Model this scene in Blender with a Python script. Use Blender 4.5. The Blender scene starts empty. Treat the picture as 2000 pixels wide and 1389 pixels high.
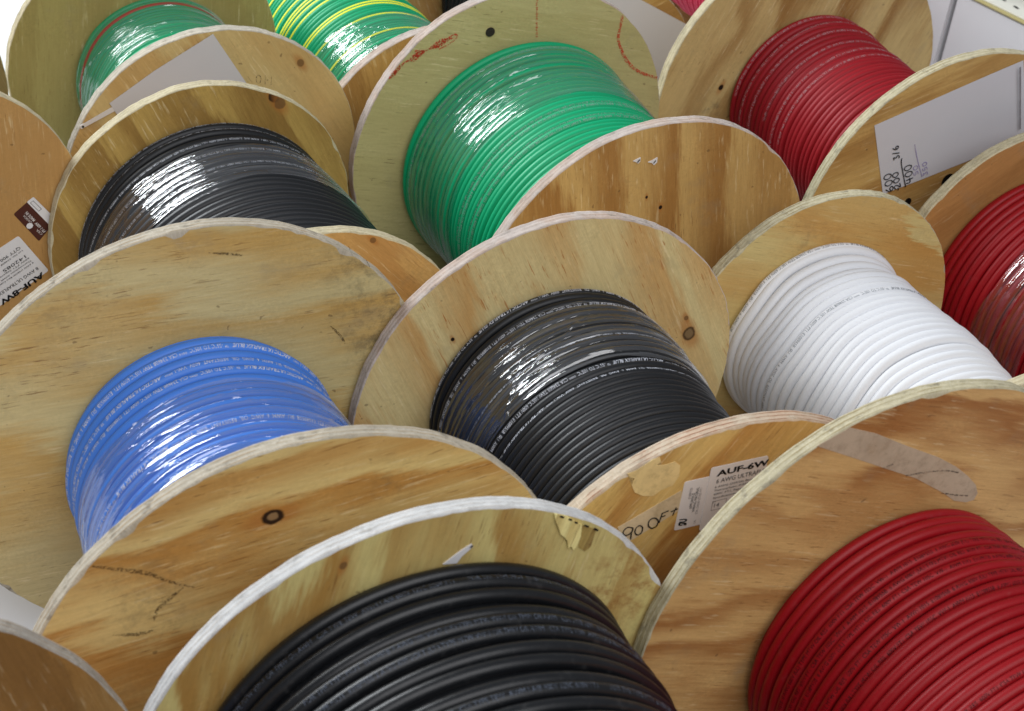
import bpy, bmesh, math, random
import numpy as np
from math import radians, sin, cos, pi
from mathutils import Matrix, Vector

S = bpy.context.scene
COL = S.collection
random.seed(7)
RNG = np.random.default_rng(11)

# ------------------------------------------------------------------ camera
rt = Vector((0.98956003, 0.080613, 0.11946756))
up = Vector((-0.14412132, 0.55350176, 0.8202834))
fw = Vector((0.0, 0.82893748, -0.55934127))
cam = bpy.data.cameras.new("camera")
co = bpy.data.objects.new("camera", cam)
COL.objects.link(co)
m = Matrix((rt, up, -fw)).transposed().to_4x4()
m.translation = Vector((0, 0, 0.87677715))
co.matrix_world = m
cam.sensor_width = 36.0
cam.lens = 3.64656505 / 2.0 * 36.0
cam.clip_start = 0.05
cam.clip_end = 60
cam.dof.use_dof = True
cam.dof.focus_distance = 1.27
cam.dof.aperture_fstop = 18.0
S.camera = co

# ------------------------------------------------------------------ world, lamps, exposure
S.view_settings.view_transform = 'Standard'
S.view_settings.look = 'None'
S.view_settings.exposure = 0.0
S.view_settings.gamma = 1.0
W = bpy.data.worlds.new("World")
S.world = W
W.use_nodes = True
bg = W.node_tree.nodes['Background']
bg.inputs[0].default_value = (0.90, 0.95, 1.05, 1)
bg.inputs[1].default_value = 0.22


def area(name, loc, target, sx, sy, power, col):
    l = bpy.data.lights.new(name, 'AREA')
    l.shape = 'RECTANGLE'
    l.size, l.size_y = sx, sy
    l.energy = power
    l.color = col
    o = bpy.data.objects.new(name, l)
    COL.objects.link(o)
    o.location = loc
    o.rotation_euler = (Vector(target) - Vector(loc)).to_track_quat('-Z', 'Y').to_euler()
    return o


area("window_light", (-2.22, 2.52, 1.66), (0, 1.15, 0.15), 1.75, 1.45, 120, (0.93, 0.97, 1.0))
area("front_fill", (0.7, -0.7, 2.8), (0, 1.25, 0.1), 3.4, 2.6, 82, (0.98, 0.98, 1.0))  # fill added above and behind the camera to brighten the spool faces


# ------------------------------------------------------------------ small helpers
def lin(c, k=1.0):
    out = []
    for v in c:
        v /= 255.0
        v = v / 12.92 if v <= 0.04045 else ((v + 0.055) / 1.055) ** 2.4
        out.append(min(0.92, v * k))
    return tuple(out) + (1.0,)


class NT:
    def __init__(self, name):
        self.mat = bpy.data.materials.new(name)
        self.mat.use_nodes = True
        self.t = self.mat.node_tree
        self.t.nodes.clear()
        self.out = self.t.nodes.new('ShaderNodeOutputMaterial')

    def put(self, sock, v):
        if v is None:
            return
        if isinstance(v, bpy.types.NodeSocket):
            self.t.links.new(v, sock)
        else:
            if sock.type == 'RGBA' and len(v) == 3:
                v = tuple(v) + (1,)
            sock.default_value = v

    def n(self, ty, ins=None, out=0, **kw):
        nd = self.t.nodes.new(ty)
        for k, v in kw.items():
            setattr(nd, k, v)
        for k, v in (ins or {}).items():
            self.put(nd.inputs[k], v)
        return nd.outputs[out]

    def m(self, op, a, b=None, c=None, clamp=False):
        nd = self.t.nodes.new('ShaderNodeMath')
        nd.operation = op
        nd.use_clamp = clamp
        self.put(nd.inputs[0], a)
        self.put(nd.inputs[1], b)
        self.put(nd.inputs[2], c)
        return nd.outputs[0]

    def mix(self, f, a, b, mode='MIX'):
        nd = self.t.nodes.new('ShaderNodeMix')
        nd.data_type = 'RGBA'
        nd.blend_type = mode
        self.put(nd.inputs[0], f)
        self.put(nd.inputs[6], a)
        self.put(nd.inputs[7], b)
        return nd.outputs[2]

    def sm(self, x, lo, hi):
        nd = self.t.nodes.new('ShaderNodeMapRange')
        nd.interpolation_type = 'SMOOTHSTEP'
        self.put(nd.inputs[0], x)
        nd.inputs[1].default_value = lo
        nd.inputs[2].default_value = hi
        return nd.outputs[0]

    def xyz(self, v):
        nd = self.t.nodes.new('ShaderNodeSeparateXYZ')
        self.put(nd.inputs[0], v)
        return nd.outputs

    def comb(self, x, y, z):
        return self.n('ShaderNodeCombineXYZ', {0: x, 1: y, 2: z})

    def noise(self, v, scale=1.0, detail=2.0, rough=0.5, dist=0.0):
        return self.n('ShaderNodeTexNoise', {'Vector': v, 'Scale': scale, 'Detail': detail, 'Roughness': rough, 'Distortion': dist})

    def bsdf(self, col, rough=0.6, spec=0.3, normal=None, **kw):
        nd = self.t.nodes.new('ShaderNodeBsdfPrincipled')
        self.put(nd.inputs['Base Color'], col)
        self.put(nd.inputs['Roughness'], rough)
        nd.inputs['Specular IOR Level'].default_value = spec
        if normal is not None:
            self.t.links.new(normal, nd.inputs['Normal'])
        for k, v in kw.items():
            self.put(nd.inputs[k], v)
        return nd.outputs[0]

    def bump(self, h, strength, dist):
        return self.n('ShaderNodeBump', {'Strength': strength, 'Distance': dist, 'Height': h})

    def done(self, shader):
        self.t.links.new(shader, self.out.inputs[0])
        return self.mat


def obj(name, me, parent=None, mats=(), loc=(0, 0, 0), **props):
    o = bpy.data.objects.new(name, me)
    COL.objects.link(o)
    for mm in mats:
        if me is not None:
            me.materials.append(mm)
    o.location = loc
    if parent is not None:
        o.parent = parent
    for k, v in props.items():
        o[k] = v
    return o


def mesh(name, verts, faces, smooth=True, mi=None):
    me = bpy.data.meshes.new(name)
    me.from_pydata([tuple(map(float, v)) for v in verts], [], faces)
    if smooth:
        me.polygons.foreach_set('use_smooth', [True] * len(me.polygons))
    if mi is not None:
        me.polygons.foreach_set('material_index', mi)
    me.update()
    return me


def prism(poly, y0, y1, name='piece'):
    """polygon in the flange plane (x,z); y0 = back, y1 = front (front is -y)"""
    bm = bmesh.new()
    a = [bm.verts.new((p[0], -y1, p[1])) for p in poly]
    b = [bm.verts.new((p[0], -y0, p[1])) for p in poly]
    bm.faces.new(a)
    bm.faces.new(b[::-1])
    n = len(poly)
    for i in range(n):
        bm.faces.new((a[i], b[i], b[(i + 1) % n], a[(i + 1) % n]))
    bmesh.ops.triangulate(bm, faces=[f for f in bm.faces if len(f.verts) > 4])
    bmesh.ops.recalc_face_normals(bm, faces=bm.faces[:])
    me = bpy.data.meshes.new(name)
    bm.to_mesh(me)
    bm.free()
    return me


def ribbons(lines, w, y, name='stroke', taper=False):
    """flat pen strokes in the flange plane, lying y in front of it"""
    V, F = [], []
    for L in lines:
        P = np.array(L, float)
        if len(P) < 2:
            continue
        if len(P) > 2:      # resample smoothly
            Q = [P[0]]
            for i in range(len(P) - 1):
                p0, p1, p2, p3 = P[max(i - 1, 0)], P[i], P[i + 1], P[min(i + 2, len(P) - 1)]
                for t in np.linspace(0, 1, 6)[1:]:
                    Q.append(0.5 * ((2 * p1) + (p2 - p0) * t + (2 * p0 - 5 * p1 + 4 * p2 - p3) * t * t + (3 * p1 - p0 - 3 * p2 + p3) * t ** 3))
            P = np.array(Q)
        T = np.gradient(P, axis=0)
        T /= np.linalg.norm(T, axis=1)[:, None] + 1e-9
        N = np.stack([-T[:, 1], T[:, 0]], 1)
        ww = np.full(len(P), w / 2) * RNG.uniform(0.8, 1.15, len(P))
        if taper:
            ww *= np.sin(np.linspace(0.25, pi - 0.25, len(P)))
        b = len(V)
        for p, nn, q in zip(P, N, ww):
            V.append((p[0] + nn[0] * q, -y, p[1] + nn[1] * q))
            V.append((p[0] - nn[0] * q, -y, p[1] - nn[1] * q))
        for i in range(len(P) - 1):
            F.append((b + 2 * i, b + 2 * i + 1, b + 2 * i + 3, b + 2 * i + 2))
    return mesh(name, V, F, False)


_txt = {}


def text_geo(body, shear=0.0, bold=0.0, cuts=0, sx=1.0):
    """verts (n,2) and faces of a string with cap height 1, starting at x = 0"""
    k = (body, shear, bold, cuts, sx)
    if k in _txt:
        return _txt[k]
    c = bpy.data.curves.new('text', 'FONT')
    c.body = body
    c.resolution_u = 2
    c.shear = shear
    c.offset = bold
    o = bpy.data.objects.new('text', c)
    me = bpy.data.meshes.new_from_object(o)
    bm = bmesh.new()
    bm.from_mesh(me)
    for i in range(cuts):
        g = bm.verts[:] + bm.edges[:] + bm.faces[:]
        bmesh.ops.bisect_plane(bm, geom=g, plane_co=(0, 0.7 * (i + 1) / (cuts + 1), 0), plane_no=(0, 1, 0), dist=1e-5)
    bm.verts.index_update()
    V = np.array([(v.co.x * sx, v.co.y) for v in bm.verts]) / 0.7
    F = [tuple(v.index for v in f.verts) for f in bm.faces]
    bm.free()
    bpy.data.objects.remove(o)
    bpy.data.curves.remove(c)
    bpy.data.meshes.remove(me)
    _txt[k] = (V, F)
    return V, F


def flat_text(items, y, name='lettering'):
    """items: (body, origin, end, cap height, up_sign, kwargs): text from origin towards end in the flange plane"""
    V, F = [], []
    for body, o, e, h, kw in items:
        o, e = np.array(o), np.array(e)
        d = e - o
        ln = np.linalg.norm(d)
        d /= ln
        u = np.array([-d[1], d[0]])
        tv, tf = text_geo(body, kw.get('shear', 0), kw.get('bold', 0))
        w = tv[:, 0].max()
        sx = ln / w if kw.get('fit', True) else h * kw.get('sx', 1.0)
        b = len(V)
        for x, yy in tv:
            p = o + d * x * sx + u * yy * h
            V.append((p[0], -y, p[1]))
        F += [tuple(b + i for i in f) for f in tf]
    return mesh(name, V, F, False)


# ------------------------------------------------------------------ materials
GAIN = 1.30      # photo colour -> albedo
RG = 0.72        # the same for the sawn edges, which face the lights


def wood(name, base, band, grain, freq=26, amp=3.0, bandmix=0.8, fiber=0.16, dash=0.15, dashcol=(96, 62, 30), seed=0,
         knots=(), dirt=(), blotch=0.25, blotchcol=(150, 140, 115), sharp=0.12, dirtcol=(70, 66, 56), wild=1.0, speck=0.5):
    t = NT(name)
    oc = t.n('ShaderNodeTexCoord', out=3)
    x, y, z = t.xyz(oc)
    g = radians(grain - 5)
    u = t.m('ADD', t.m('MULTIPLY', x, cos(g)), t.m('MULTIPLY', z, sin(g)))
    v = t.m('SUBTRACT', t.m('MULTIPLY', z, cos(g)), t.m('MULTIPLY', x, sin(g)))
    sd = seed * 3.71

    def nz(su, sv, detail=2, rough=0.5, off=0.0, dist=0.0):
        return t.noise(t.comb(t.m('MULTIPLY', u, su), t.m('MULTIPLY', v, sv), sd + off), 1.0, detail, rough, dist)

    # flowing growth-ring bands of rotary-cut veneer
    base, band, blotchcol = [tuple((q[k] * 0.80 + (172, 162, 136)[k] * 0.20) * (0.99, 1.01, 0.95)[k] for k in range(3)) for q in (base, band, blotchcol)]
    n1 = nz(4.5 * wild, 12 * wild, 3, 0.5)
    n2 = nz(30, 300, 3, 0.65, 5.0)
    q = t.m('ADD', t.m('MULTIPLY', v, freq), t.m('ADD', t.m('MULTIPLY', n1, amp), t.m('MULTIPLY', n2, 0.42)))
    fr = t.m('FRACT', t.m('ADD', q, 20.0))
    edge = t.m('MULTIPLY', t.sm(fr, 0.05, 0.75), t.m('SUBTRACT', 1.0, t.sm(fr, 1.0 - sharp, 1.0)))
    pres = t.m('ADD', 0.5, t.m('MULTIPLY', t.sm(nz(3, 9, 2, 0.5, 9.0), 0.32, 0.52), 0.5))
    bm = t.m('MULTIPLY', t.m('MULTIPLY', edge, pres), bandmix)
    c = t.mix(bm, lin(base, GAIN), lin(band, GAIN))
    # broad blotches
    bl = t.sm(nz(7, 11, 4, 0.6, 13.0), 0.45, 0.75)
    c = t.mix(t.m('MULTIPLY', bl, blotch), c, lin(blotchcol, GAIN))
    # fibres
    f1 = nz(70, 1100, 3, 0.7, 17.0)
    f2 = nz(28, 280, 4, 0.65, 19.0)
    fb = t.m('ADD', t.m('MULTIPLY', t.m('SUBTRACT', f1, 0.5), fiber * 2.0), t.m('MULTIPLY', t.m('SUBTRACT', f2, 0.5), fiber * 2.5))
    c = t.mix(1.0, c, t.n('ShaderNodeCombineColor', {0: t.m('ADD', fb, 1.0), 1: t.m('ADD', t.m('MULTIPLY', fb, 1.1), 1.0), 2: t.m('ADD', t.m('MULTIPLY', fb, 1.25), 1.0)}), 'MULTIPLY')
    ps = t.m('MULTIPLY', t.sm(nz(42, 420, 3, 0.6, 61.0), 0.58, 0.70), t.sm(nz(5, 16, 3, 0.6, 67.0), 0.40, 0.62))
    c = t.mix(t.m('MULTIPLY', ps, 0.34), c, lin((226, 206, 168), GAIN))
    # short dark resin dashes along the grain
    dh = t.m('MULTIPLY', t.sm(nz(70, 900, 2, 0.5, 23.0), 0.62, 0.72), t.sm(nz(9, 22, 2, 0.5, 27.0), 0.40, 0.60))
    c = t.mix(t.m('MULTIPLY', dh, min(1.0, 0.25 + dash)), c, lin(dashcol, GAIN))
    if dash > 0.3:
        dh2 = t.m('MULTIPLY', t.sm(nz(45, 420, 2, 0.5, 43.0), 0.66, 0.74), t.sm(nz(12, 30, 2, 0.5, 47.0), 0.42, 0.58))
        c = t.mix(t.m('MULTIPLY', dh2, dash), c, lin(dashcol, GAIN))
    # nicks and rub marks, no direction
    rb = t.m('SUBTRACT', t.noise(t.comb(x, z, sd + 71), 420, 3, 0.7), 0.5)
    rl = t.sm(t.noise(t.comb(x, z, sd + 73), 30, 4, 0.6), 0.46, 0.66)
    c = t.mix(1.0, c, t.n('ShaderNodeCombineColor', {k: t.m('ADD', 1.0, t.m('MULTIPLY', rb, t.m('ADD', 0.16, t.m('MULTIPLY', rl, 0.34)))) for k in range(3)}), 'MULTIPLY')
    # dark specks
    sp = t.sm(t.noise(t.comb(x, z, sd + 31), 170, 1, 0.5), 0.76, 0.80)
    c = t.mix(t.m('MULTIPLY', sp, speck), c, lin((80, 60, 38), GAIN))
    # handling smudges everywhere, light
    smd = t.sm(t.noise(t.comb(x, z, sd + 37), 24, 5, 0.65), 0.56, 0.76)
    c = t.mix(t.m('MULTIPLY', smd, 0.30), c, lin((126, 116, 96), GAIN))
    wob = t.m('SUBTRACT', t.noise(t.comb(x, z, sd + 41), 120, 3, 0.6), 0.5)
    for (dx, dz, rad, st) in dirt:
        d = t.m('SQRT', t.m('ADD', t.m('POWER', t.m('SUBTRACT', x, dx), 2), t.m('POWER', t.m('SUBTRACT', z, dz), 2)))
        msk = t.m('SUBTRACT', 1.0, t.sm(d, 0.0, rad))
        gr = t.sm(t.noise(t.comb(x, z, sd + 51), 90, 5, 0.75), 0.42, 0.70)
        c = t.mix(t.m('MULTIPLY', t.m('MULTIPLY', msk, gr), st), c, lin(dirtcol, GAIN))
    for (kx, kz, kr, st) in knots:
        du = t.m('ADD', t.m('MULTIPLY', t.m('SUBTRACT', x, kx), cos(g)), t.m('MULTIPLY', t.m('SUBTRACT', z, kz), sin(g)))
        dv = t.m('SUBTRACT', t.m('MULTIPLY', t.m('SUBTRACT', z, kz), cos(g)), t.m('MULTIPLY', t.m('SUBTRACT', x, kx), sin(g)))
        d = t.m('SQRT', t.m('ADD', t.m('POWER', t.m('MULTIPLY', du, 0.85 / kr), 2), t.m('POWER', t.m('MULTIPLY', dv, 1.0 / kr), 2)))
        d = t.m('ADD', d, t.m('MULTIPLY', wob, 0.7))
        d2 = t.m('SQRT', t.m('ADD', t.m('POWER', t.m('MULTIPLY', du, 0.36 / kr), 2), t.m('POWER', t.m('MULTIPLY', dv, 0.9 / kr), 2)))
        halo = t.m('SUBTRACT', 1.0, t.sm(t.m('ADD', d2, t.m('MULTIPLY', wob, 0.5)), 0.5, 1.5))
        c = t.mix(t.m('MULTIPLY', halo, 0.6), c, lin((150, 96, 44), GAIN))
        core = t.m('SUBTRACT', 1.0, t.sm(d, 0.80, 1.12))
        if st == 'ring':
            c = t.mix(core, c, lin((46, 30, 20), 1.0))
            c = t.mix(t.m('SUBTRACT', 1.0, t.sm(d, 0.36, 0.60)), c, lin((140, 112, 80), 1.0))
        elif st == 'plug':
            c = t.mix(core, c, lin((74, 52, 30), 1.0))
            c = t.mix(t.m('SUBTRACT', 1.0, t.sm(d, 0.55, 0.85)), c, lin((128, 104, 72), 1.0))
        elif st == 'dark':
            c = t.mix(core, c, lin((34, 22, 16), 1.0))
        else:
            c = t.mix(t.m('MULTIPLY', core, 0.75), c, lin((104, 76, 46), 1.0))
    nrm = t.bump(t.m('ADD', f1, t.m('MULTIPLY', f2, 0.8)), 0.25, 0.0006)
    return t.done(t.bsdf(c, 0.62, 0.22, nrm))


def rim_mat(name, base, ply=0.35, plycol=(150, 120, 80), dirt=0.4, seed=0, pink=0.0, n_ply=3, th=0.0095):
    """sawn plywood edge: pale end grain, glue lines, grime"""
    t = NT(name)
    oc = t.n('ShaderNodeTexCoord', out=3)
    x, y, z = t.xyz(oc)
    th_a = t.m('ARCTAN2', z, x)
    sd = seed * 2.3
    a = t.m('MULTIPLY', th_a, 26.0)
    n1 = t.noise(t.comb(a, t.m('MULTIPLY', y, 300.0), sd), 1.0, 4, 0.65)
    n2 = t.noise(t.comb(t.m('MULTIPLY', th_a, 6.0), t.m('MULTIPLY', y, 60.0), sd + 7), 1.0, 4, 0.6)
    n3 = t.noise(t.comb(t.m('MULTIPLY', th_a, 160.0), t.m('MULTIPLY', y, 500.0), sd + 3), 1.0, 3, 0.6)
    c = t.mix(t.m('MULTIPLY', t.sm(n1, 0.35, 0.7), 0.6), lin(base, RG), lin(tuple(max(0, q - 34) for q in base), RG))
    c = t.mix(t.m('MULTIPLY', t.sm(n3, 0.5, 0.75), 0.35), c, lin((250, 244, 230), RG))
    if pink:
        c = t.mix(t.m('MULTIPLY', t.sm(n2, 0.45, 0.6), pink), c, lin((214, 170, 140), RG))
    fy = t.m('FRACT', t.m('ADD', t.m('MULTIPLY', y, n_ply / th), t.m('ADD', t.m('MULTIPLY', t.m('SUBTRACT', n1, 0.5), 0.28), 10.0)))
    ln = t.m('SUBTRACT', 1.0, t.sm(t.m('ABSOLUTE', t.m('SUBTRACT', fy, 0.5)), 0.05, 0.17))
    brk = t.sm(n2, 0.34, 0.62)
    c = t.mix(t.m('MULTIPLY', t.m('MULTIPLY', ln, brk), min(1.0, ply + 0.2)), c, lin(plycol, 1.0))
    gr = t.sm(t.noise(t.comb(t.m('MULTIPLY', th_a, 14.0), t.m('MULTIPLY', y, 160.0), sd + 11), 1.0, 5, 0.7), 0.52, 0.70)
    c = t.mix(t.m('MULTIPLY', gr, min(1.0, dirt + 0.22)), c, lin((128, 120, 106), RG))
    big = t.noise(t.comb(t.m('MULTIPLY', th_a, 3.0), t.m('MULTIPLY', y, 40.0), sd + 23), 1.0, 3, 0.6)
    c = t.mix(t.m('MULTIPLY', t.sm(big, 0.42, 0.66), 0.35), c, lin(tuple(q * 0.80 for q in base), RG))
    sp = t.sm(t.noise(t.comb(t.m('MULTIPLY', th_a, 60.0), t.m('MULTIPLY', y, 420.0), sd + 17), 1.0, 2, 0.5), 0.70, 0.76)
    c = t.mix(t.m('MULTIPLY', sp, 0.7 * dirt + 0.15), c, lin((84, 66, 50), 1.0))
    nrm = t.bump(t.m('ADD', n1, t.m('MULTIPLY', n3, 0.6)), 0.5, 0.0008)
    return t.done(t.bsdf(c, 0.75, 0.15, nrm))


def jacket(name, col, rough=0.42, spec=0.4, var=0.12, dust=0.0):
    """PVC cable jacket"""
    t = NT(name)
    oc = t.n('ShaderNodeTexCoord', out=3)
    n = t.noise(oc, 45, 4, 0.6)
    dark = tuple(q * (1 - var) for q in col[:3]) + (1,)
    lite = tuple(min(0.95, q * (1 + var)) for q in col[:3]) + (1,)
    rnd = t.n('ShaderNodeObjectInfo', out=5)
    c = t.mix(t.m('MULTIPLY', t.m('ADD', n, rnd), 0.5), dark, lite)
    if dust:
        d = t.sm(t.noise(oc, 130, 4, 0.7), 0.55, 0.75)
        c = t.mix(t.m('MULTIPLY', d, dust), c, (0.45, 0.44, 0.43, 1))
    r = t.m('ADD', rough, t.m('MULTIPLY', t.m('SUBTRACT', t.noise(oc, 300, 2, 0.5), 0.5), 0.12))
    nrm = t.bump(t.noise(oc, 700, 2, 0.5), 0.10, 0.0003)
    return t.done(t.bsdf(c, r, spec, nrm))


def ink(name, col, wear=0.35, rough=0.6):
    t = NT(name)
    oc = t.n('ShaderNodeTexCoord', out=3)
    n = t.sm(t.noise(oc, 420, 3, 0.6), 0.30, 0.62)
    a = t.m('SUBTRACT', 1.0, t.m('MULTIPLY', t.m('SUBTRACT', 1.0, n), wear))
    s = t.bsdf(lin(col), rough, 0.2)
    tr = t.n('ShaderNodeBsdfTransparent')
    return t.done(t.n('ShaderNodeMixShader', {0: a, 1: tr, 2: s}))


def crayon(name, col, keep=0.5):
    t = NT(name)
    oc = t.n('ShaderNodeTexCoord', out=3)
    n = t.sm(t.noise(oc, 900, 3, 0.7), 0.40, 0.60)
    s = t.bsdf(lin(col), 0.7, 0.2)
    tr = t.n('ShaderNodeBsdfTransparent')
    return t.done(t.n('ShaderNodeMixShader', {0: t.m('MULTIPLY', n, keep), 1: tr, 2: s}))


def paper(name, col, rough=0.7, tone=0.06, spec=0.2):
    t = NT(name)
    oc = t.n('ShaderNodeTexCoord', out=3)
    n = t.noise(oc, 22, 4, 0.6)
    c = t.mix(t.m('MULTIPLY', n, 1.0), tuple(q * (1 - tone) for q in col[:3]) + (1,), col)
    nrm = t.bump(t.noise(oc, 14, 3, 0.5), 0.12, 0.004)
    return t.done(t.bsdf(c, rough, spec, nrm))


def film_mat(name, tint=(0.93, 0.94, 0.95), haze=0.022, gloss=1.0, rough=0.03):
    """clear stretch film: see-through sheet, streaky gloss, random milky streaks, painted sheen at the right"""
    t = NT(name)
    uv = t.n('ShaderNodeTexCoord', out=2)
    u, v, _ = t.xyz(uv)          # u = metres round the drum, v = metres along the axis
    s1 = t.noise(t.comb(t.m('MULTIPLY', u, 26.0), t.m('MULTIPLY', v, 430.0), 1.0), 1.0, 1, 0.5)
    s2 = t.noise(t.comb(t.m('MULTIPLY', u, 60.0), t.m('MULTIPLY', v, 260.0), 4.0), 1.0, 3, 0.6, 0.6)
    s3 = t.noise(t.comb(t.m('MULTIPLY', u, 140.0), t.m('MULTIPLY', v, 170.0), 8.0), 1.0, 2, 0.5, 1.0)
    h = t.m('ADD', t.m('ADD', s1, t.m('MULTIPLY', s2, 0.40)), t.m('MULTIPLY', s3, 0.30))
    nrm = t.bump(h, 1.0, 0.00046)
    face = t.n('ShaderNodeLayerWeight', {'Blend': 0.5}, out=1)
    fres = t.m('ADD', 0.125 * gloss, t.m('MULTIPLY', t.m('POWER', face, 4.0), 0.30), clamp=True)
    gl = t.n('ShaderNodeBsdfGlossy', {'Color': (1, 1, 1, 1), 'Roughness': rough, 'Normal': nrm})
    tr = t.n('ShaderNodeBsdfTransparent', {'Color': tint + (1,)})
    df = t.n('ShaderNodeBsdfDiffuse', {'Color': (0.8, 0.82, 0.85, 1), 'Normal': nrm})
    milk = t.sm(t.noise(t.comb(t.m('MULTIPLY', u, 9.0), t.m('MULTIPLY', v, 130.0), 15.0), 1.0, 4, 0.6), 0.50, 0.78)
    # pale sheen on the drum's right side, painted as streaky white folds
    right_sheen = t.m('MULTIPLY', t.m('SUBTRACT', 1.0, t.sm(u, 0.045, 0.125)), t.sm(t.noise(t.comb(t.m('MULTIPLY', u, 11.0), t.m('MULTIPLY', v, 150.0), 21.0), 1.0, 4, 0.62, 0.4), 0.40, 0.70))
    base = t.n('ShaderNodeMixShader', {0: t.m('ADD', t.m('MULTIPLY', right_sheen, 0.42), t.m('ADD', haze * 0.4, t.m('MULTIPLY', milk, haze * 2.6)), clamp=True), 1: tr, 2: df})
    return t.done(t.n('ShaderNodeMixShader', {0: fres, 1: base, 2: gl}))


def flat(name, col, rough=0.5, spec=0.3, metallic=0.0):
    t = NT(name)
    oc = t.n('ShaderNodeTexCoord', out=3)
    n = t.noise(oc, 60, 3, 0.6)
    c = t.mix(n, tuple(q * 0.88 for q in col[:3]) + (1,), col)
    return t.done(t.bsdf(c, rough, spec, None, Metallic=metallic))


M_black = jacket('black_pvc', (0.0095, 0.0105, 0.0125, 1), 0.44, 0.36, 0.10)
M_black2 = jacket('black_rubber', (0.0070, 0.0078, 0.0092, 1), 0.36, 0.42, 0.12, 0.04)
M_blue = jacket('blue_pvc', lin((66, 120, 206), 1.08), 0.42, 0.32, 0.06)
M_green = jacket('green_pvc', lin((6, 152, 102), 1.12), 0.42, 0.32, 0.05)
M_red = jacket('red_pvc', lin((158, 14, 24), 0.84), 0.44, 0.28, 0.10, 0.03)
M_red2 = jacket('dull_red_pvc', lin((158, 22, 34), 0.82), 0.48, 0.26, 0.07)
M_pink = jacket('pinkish_red_pvc', lin((205, 50, 84), 1.1), 0.45, 0.3, 0.06)
M_white = jacket('white_pvc', (0.735, 0.75, 0.775, 1), 0.45, 0.32, 0.025)
M_wred = jacket('thin_red_wire_pvc', lin((170, 40, 36), 1.1), 0.42, 0.3)
M_worange = jacket('thin_orange_wire_pvc', lin((225, 92, 30), 1.1), 0.42, 0.3)
M_yellow = jacket('yellow_stripe_pvc', lin((236, 228, 44), 1.15), 0.42, 0.3, 0.04)

I_white = ink('white_print', (216, 220, 230), 0.6)
I_small = ink('small_grey_print', (196, 200, 208), 0.75)
I_grey = ink('grey_print', (120, 126, 134), 0.5)
I_dim = ink('dim_grey_print', (92, 99, 112), 0.95)
I_dark = ink('black_print', (30, 12, 15), 0.75)
I_pale = ink('pale_print', (186, 160, 164), 0.9)
I_silver = ink('silver_print', (150, 178, 168), 0.6)
I_label = ink('label_black_print', (18, 18, 20), 0.08)
I_lgrey = ink('label_grey_print', (120, 116, 120), 0.3)
I_lwhite = ink('label_white_print', (225, 220, 218), 0.3)
I_marker = ink('black_marker', (22, 22, 26), 0.12)
I_purple = ink('faint_purple_pen', (150, 140, 185), 0.5)
I_pencil = crayon('pencil', (92, 84, 70), 0.75)
I_crayon = crayon('red_crayon', (208, 66, 46), 0.85)
I_grime = crayon('grime', (74, 58, 38), 0.62)

M_paper = paper('white_paper', (0.60, 0.60, 0.635, 1))
M_label = paper('label_paper', (0.72, 0.71, 0.72, 1), 0.45, 0.04, 0.4)
M_brown = paper('brown_label_print', lin((78, 40, 32)), 0.45, 0.1, 0.4)


def worn(name, col, keep, rough=0.6):
    """a thin layer worn through in places"""
    t = NT(name)
    oc = t.n('ShaderNodeTexCoord', out=3)
    n = t.noise(oc, 140, 5, 0.7)
    n2 = t.noise(oc, 28, 4, 0.6)
    a = t.m('MULTIPLY', keep, t.m('ADD', 0.55, t.m('MULTIPLY', t.m('ADD', t.sm(n, 0.30, 0.55), t.sm(n2, 0.30, 0.60)), 0.225)))
    c = t.mix(n2, tuple(q * 0.88 for q in col[:3]) + (1,), col)
    s_ = t.bsdf(c, rough, 0.25, t.bump(n, 0.3, 0.0006))
    return t.done(t.n('ShaderNodeMixShader', {0: a, 1: t.n('ShaderNodeBsdfTransparent'), 2: s_}))


M_tape = worn('masking_tape', lin((196, 176, 150), 1.1), 0.86)
M_tape2 = worn('clear_matte_tape', lin((216, 198, 164), 1.15), 0.9, 0.5)
M_glue = worn('dried_glue', lin((222, 198, 142), 1.2), 0.92, 0.45)
M_splint = wood('splintered_wood', (232, 214, 150), (190, 160, 96), 80, freq=90, amp=2.0, bandmix=0.7, fiber=0.35, seed=71)
M_splintd = wood('torn_wood', (150, 122, 66), (120, 92, 44), 80, freq=90, amp=2.0, bandmix=0.7, fiber=0.3, seed=72)
M_metal = flat('staple_metal', (0.62, 0.62, 0.64, 1), 0.3, 0.5, 0.9)
M_core = flat('cardboard_core', lin((120, 96, 66)), 0.8, 0.1)
M_dark = flat('drive_hole_shadowed_wood', lin((60, 44, 26)), 0.8, 0.1)
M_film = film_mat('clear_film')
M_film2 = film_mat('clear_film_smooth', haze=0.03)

# ------------------------------------------------------------------ the white table top
t = NT('white_cover')
oc = t.n('ShaderNodeTexCoord', out=3)
n = t.noise(oc, 3.0, 4, 0.6)
c = t.mix(n, (0.66, 0.665, 0.685, 1), (0.73, 0.735, 0.75, 1))
st = t.sm(t.noise(oc, 9.0, 5, 0.7), 0.62, 0.75)
c = t.mix(t.m('MULTIPLY', st, 0.12), c, (0.6, 0.58, 0.55, 1))
M_floor = t.done(t.bsdf(c, 0.55, 0.25, t.bump(t.noise(oc, 60.0, 3, 0.6), 0.1, 0.002)))

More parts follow.
